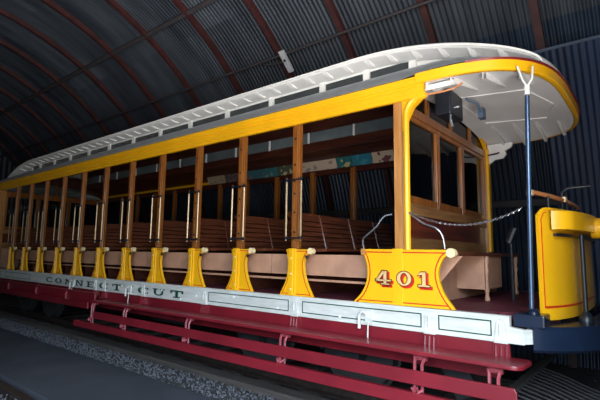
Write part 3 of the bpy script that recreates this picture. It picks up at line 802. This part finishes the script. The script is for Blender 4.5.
# ------------------------------------------------------------------ the barn: arched corrugated shell
AY, AZ, AR = -1.75, .74, 5.80
TH0 = -math.asin(1.0 / 5.8)
def shell(name, x0, x1, a0, a1, mm='corr', r=AR, amp=.012, pitch=.0785, na=40, door=None, kind='structure'):
    nx = int((x1 - x0) / pitch * 6); me = bpy.data.meshes.new(name); vs = []; fs = []; uvs = []
    for i in range(nx + 1):
        x = x0 + (x1 - x0) * i / nx; rr = r + amp * math.cos(2 * PI * x / pitch)
        for j in range(na + 1):
            a = a0 + (a1 - a0) * j / na; vs.append((x, AY + rr * math.cos(a), AZ + rr * math.sin(a)))
    for i in range(nx):
        for j in range(na):
            fs.append((i * (na + 1) + j, (i + 1) * (na + 1) + j, (i + 1) * (na + 1) + j + 1, i * (na + 1) + j + 1))
    me.from_pydata(vs, [], fs); uv = me.uv_layers.new(name='UV')
    for li, l in enumerate(me.loops):
        vi = l.vertex_index; i, j = divmod(vi, na + 1)
        uv.data[li].uv = (x0 + (x1 - x0) * i / nx, r * (a0 + (a1 - a0) * j / na))
    for p in me.polygons: p.use_smooth = True
    me.materials.append(M[mm]); o = bpy.data.objects.new(name, me); COL.objects.link(o); o['kind'] = kind
    return o
XL, XR = -17.0, 2.6
OY0, OY1, OZ = -6.0, -1.8, 3.4      # the open doorway beside the camera, in the end wall
AD = math.radians(149)
SX0 = .9     # unseen second doorway, added for side light, opens the near wall from here
shell('wall_right', XL, XR, TH0, math.radians(40), mm='skycastsheet')
shell('ceiling', XL, XR, math.radians(40), AD, na=60)
shell('wall_left', XL, SX0, AD, PI - TH0)
# closed end far down the barn
f = MB(); rows = []
ey = [AY + AR * math.cos(TH0 + (PI - 2 * TH0) * i / 160) for i in range(161)]
bot = []; tp = []
for i in range(161):
    a = TH0 + (PI - 2 * TH0) * i / 160; y = AY + AR * math.cos(a); xw = XL + (.02 if i % 2 else 0)
    bot.append((xw, y, -.27)); tp.append((xw, y, AZ + AR * math.sin(a)))
f.grid([bot, tp]); o = f.build('wall_end', 'corr'); tag(o, kind='structure')

# near end wall with its wide doorway
f = MB()
def archz(y): return AZ + math.sqrt(max(0, AR ** 2 - (y - AY) ** 2))
for i in range(120):
    y0 = AY - AR + 2 * AR * i / 120; y1 = y0 + 2 * AR / 120; ym = (y0 + y1) / 2
    zb = OZ if OY0 < ym < OY1 else -.1
    zt0, zt1 = archz(y0), archz(y1)
    if min(zt0, zt1) <= zb: continue
    f.add([(XR, y0, zb), (XR, y1, zb), (XR, y1, zt1), (XR, y0, zt0)], [(0, 1, 2, 3)])
o = f.build('wall_front', 'corr'); tag(o, kind='structure')
# red steel arch ribs
nr = 0
for k in range(-6, 11):
    x = -8.30 + 1.3307 * k
    if x < XL or x > XR: continue
    nr += 1; f = MB(); rows = []
    for j in range(61):
        a = TH0 + (PI - 2 * TH0) * j / 60
        if SX0 < x and a > AD + .02: break
        def pt(xx, r): return (xx, AY + r * math.cos(a), AZ + r * math.sin(a))
        rows.append([pt(x - .05, AR - .015), pt(x - .05, AR - .10), pt(x - .012, AR - .10), pt(x - .012, AR - .115), pt(x + .05, AR - .115), pt(x + .05, AR - .10), pt(x + .05, AR - .015)])
    f.grid(rows, closed=True); o = f.build('trim_%d' % nr, 'rib'); tag(o, kind='structure')
def along(name, deg, r, rad, mm, x0=XL, x1=XR, sq=False):
    a = math.radians(deg); y, z = AY + r * math.cos(a), AZ + r * math.sin(a); f = MB()
    if sq: f.box(x0, x1, y - rad, y + rad, z - rad, z + rad, rx=a)
    else: f.tube([(x0, y, z), (x1, y, z)], rad, 8)
    return f.build(name, mm, smooth=not sq)
nr += 1
for deg in (60.5, 90, 119, 15.3): tag(along('trim_%d' % nr, deg, AR - .05 - .02, .035 if deg != 15.3 else .05, 'purlin', sq=True), kind='structure'); nr += 1
c = along('conduit', 47.6, 5.60, .022, 'purlin'); tag(c, 'long dark conduit pipe running along the corrugated ceiling above the streetcar', 'pipe')
# lamp on the rib
a = math.radians(46.4); f = MB(); y, z = AY + 5.55 * math.cos(a), AZ + 5.55 * math.sin(a)
f.box(-2.83, -2.72, y - .02, y + .02, z - .20, z + .20, rx=math.radians(46.4 + 0))
lamp = empty('conduit_box', (-2.78, y, z))
o = f.build('cover', 'plastic', lamp); o.location = (2.78, -y, -z)
f = MB(); f.tube([(-.05, 0, 0), (-.30, .01, .03), (-.55, .02, .09)], .014, 6); f.build('cable', 'purlin', lamp, smooth=True)
f = MB(); f.tube([(.0, -.03, -.0), (.0, -.05, -.0)], .02, 8); f.build('knob', 'black', lamp)
tag(lamp, 'small pale grey electrical box fixed to a red roof rib', 'electrical box')
# sliding panel on the far wall to the right
sp = shell('door_1', .98, 2.5, math.radians(1), math.radians(36.6), mm='bluesheet', r=5.60, amp=.004, na=14)
f = MB(); f.box(.60, 2.5, AY + 5.62 * math.cos(.64) - .02, AY + 5.62 * math.cos(.64) + .02, AZ + 5.62 * math.sin(.64) - .02, AZ + 5.62 * math.sin(.64) + .02); tag(f.build('trim_%d' % nr, 'dimsteel'), kind='structure'); nr += 1

# ------------------------------------------------------------------ ground
f = MB(); f.box(XL, XR, -7.6, 4.2, -.30, -.06); tag(f.build('floor', 'dirt'), kind='structure')
f = MB(); f.prism([(-1.52, -.05), (-.48, -.05), (-.44, .03), (-.47, .035), (-1.50, .035)], YZ, XL, XR); 
tag(f.build('walkway_slab', 'concrete'), 'long dark concrete walkway strip beside the gravel and track', 'walkway', kind='structure')
f = MB(); f.box(XL, XR, -7.4, -1.86, -.055, .03); tag(f.build('concrete_apron', 'concrete'), kind='structure')
def bed(name, y0, y1, x0, x1, z):
    f = MB(); nx, ny = 260, 8
    f.grid([[(x0 + (x1 - x0) * i / nx, y0 + (y1 - y0) * j / ny, z + random.uniform(-.012, .012)) for j in range(ny + 1)] for i in range(nx + 1)])
    return f.build(name, 'gravelbed', smooth=True)
tag(bed('gravel_bed', -.50, .06, XL, XR, -.01), 'grey gravel strip between the concrete walkway and the timber beside the rail', 'gravel', kind='stuff')
def stones(name, y0, y1, x0, x1, n, z, s0, s1):
    f = MB()
    for i in range(n):
        t = random.random() ** .8; x = x1 + (x0 - x1) * t; y = random.uniform(y0, y1); s_ = random.uniform(s0, s1)
        ax = Vector((random.gauss(0, 1), random.gauss(0, 1), random.gauss(0, 1))).normalized(); R = Matrix.Rotation(random.uniform(0, 6), 3, ax)
        vs = [R @ Vector(v) * s_ * random.uniform(.7, 1.2) + Vector((x, y, z)) for v in ((1, 0, 0), (-1, 0, 0), (0, 1, 0), (0, -1, 0), (0, 0, .8), (0, 0, -.8))]
        f.add(vs, [(0, 2, 4), (2, 1, 4), (1, 3, 4), (3, 0, 4), (2, 0, 5), (1, 2, 5), (3, 1, 5), (0, 3, 5)])
    return f.build(name, 'stone')
tag(stones('gravel', -.50, .04, -13, 0.5, 6500, .0, .006, .019), 'loose grey stones on the gravel strip next to the streetcar', 'gravel', kind='stuff')
tag(stones('gravel', -1.84, -1.54, -8, 0, 900, -.02, .006, .02), 'loose grey stones in the groove beside the second track rail', 'gravel', kind='stuff')
# timber, rails, ties
f = MB(); f.box(-16.5, -.45, .07, .26, -.05, .05); tag(f.build('track_timber', 'timber', bevel=.01), 'long weathered timber beam lying on the gravel outside the near rail', 'timber')
def railmb(x0, x1, y):
    m_ = MB(); m_.prism([(y - .065, 0), (y + .065, 0), (y + .065, .012), (y + .012, .03), (y + .012, .085), (y + .035, .095), (y + .035, .12), (y - .035, .12), (y - .035, .095), (y - .012, .085), (y - .012, .03), (y - .065, .012)], YZ, x0, x1)
    return m_
tag(railmb(-16.8, 2.5, .50).build('track_rail', 'rail'), 'rusty steel rail under the near wheels of the streetcar', 'rail')
tag(railmb(-16.8, 2.5, 1.94).build('track_rail', 'rail'), 'rusty steel rail under the far wheels of the streetcar', 'rail')
o = railmb(-16.8, 2.5, -1.62).build('track_rail', 'rail'); o.location.z = -.085
tag(o, 'dark steel rail sunk in a groove at the lower left, away from the streetcar', 'rail')
f = MB(); f.box(-.11, .11, .28, 2.55, -.13, -.001)
tie = f.build('railroad_tie', 'timber'); tie.location = (-.3, 0, 0)
nt_ = 0
for i in range(1, 24):
    c = tie.copy(); COL.objects.link(c); c.location = (-.3 - .62 * i, 0, 0)
for i in range(1, 4):
    c = tie.copy(); COL.objects.link(c); c.location = (-.3 + .62 * i, 0, 0)
for c in bpy.data.objects:
    if c.name.startswith('railroad_tie'): tag(c, 'dark wooden railroad tie across the track beneath the streetcar', 'railroad tie', 'railroad ties under the streetcar')

# ------------------------------------------------------------------ light: daylight through the open end and an added side doorway
w = bpy.data.worlds.new('World'); S.world = w; w.use_nodes = True
nt = w.node_tree; bg = nt.nodes['Background']
bg.inputs['Strength'].default_value = 24.0
tc = nt.nodes.new('ShaderNodeTexCoord'); sp_ = nt.nodes.new('ShaderNodeSeparateXYZ'); rp = nt.nodes.new('ShaderNodeValToRGB')
E_ = rp.color_ramp.elements
E_[0].position = .0; E_[0].color = (1.0, .96, .92, 1)        # sunlit ground just outside
E_[1].position = 1.0; E_[1].color = (.54, .66, .80, 1)       # high sky
for p_, c_ in ((.24, (.98, .93, .88)), (.36, (.45, .43, .41)), (.46, (.10, .10, .10)), (.52, (.07, .09, .08)), (.56, (.14, .17, .20)), (.64, (.54, .64, .75)), (.72, (.66, .78, .88))):
    e_ = E_.new(p_); e_.color = (*c_, 1)                      # added dark horizon band, so level light reaches less deep inside
mr = nt.nodes.new('ShaderNodeMapRange'); mr.inputs['From Min'].default_value = -1
nt.links.new(tc.outputs['Generated'], sp_.inputs[0]); nt.links.new(sp_.outputs['Z'], mr.inputs['Value']); nt.links.new(mr.outputs[0], rp.inputs['Fac']); nt.links.new(rp.outputs['Color'], bg.inputs['Color'])
def portal(name, loc, rot, sx, sy):
    l = bpy.data.lights.new(name, 'AREA'); l.shape = 'RECTANGLE'; l.size = sx; l.size_y = sy; l.cycles.is_portal = True
    o = bpy.data.objects.new(name, l); COL.objects.link(o); o.location = loc; o.rotation_euler = rot
portal('doorway_portal', (XR + .02, (OY0 + OY1) / 2, OZ / 2), (0, PI / 2, 0), OZ, OY1 - OY0)
portal('side_portal', ((SX0 + XR) / 2, -7.4, 1.75), (PI / 2, 0, 0), XR - SX0, 4.0)

# ------------------------------------------------------------------ camera
cam = bpy.data.cameras.new('camera'); co = bpy.data.objects.new('camera', cam); COL.objects.link(co)
cam.sensor_width = 36; cam.lens = 440.89 / 600 * 36; cam.clip_end = 200; cam.clip_start = .05
yaw, pit, rol = [math.radians(a) for a in (-39.233, 6.944, .833)]
fw = Vector((math.sin(yaw) * math.cos(pit), math.cos(yaw) * math.cos(pit), math.sin(pit)))
r = Vector((math.cos(yaw), -math.sin(yaw), 0)); u = r.cross(fw)
r2 = r * math.cos(rol) + u * math.sin(rol); u2 = -r * math.sin(rol) + u * math.cos(rol)
mt = Matrix((r2, u2, -fw)).transposed().to_4x4(); mt.translation = Vector((2.06037, -3.41328, 1.44598))
co.matrix_world = mt
S.camera = co
S.view_settings.view_transform = 'Standard'; S.view_settings.look = 'None'; S.view_settings.gamma = 1; S.view_settings.use_curve_mapping = False
S.view_settings.exposure = 0.52
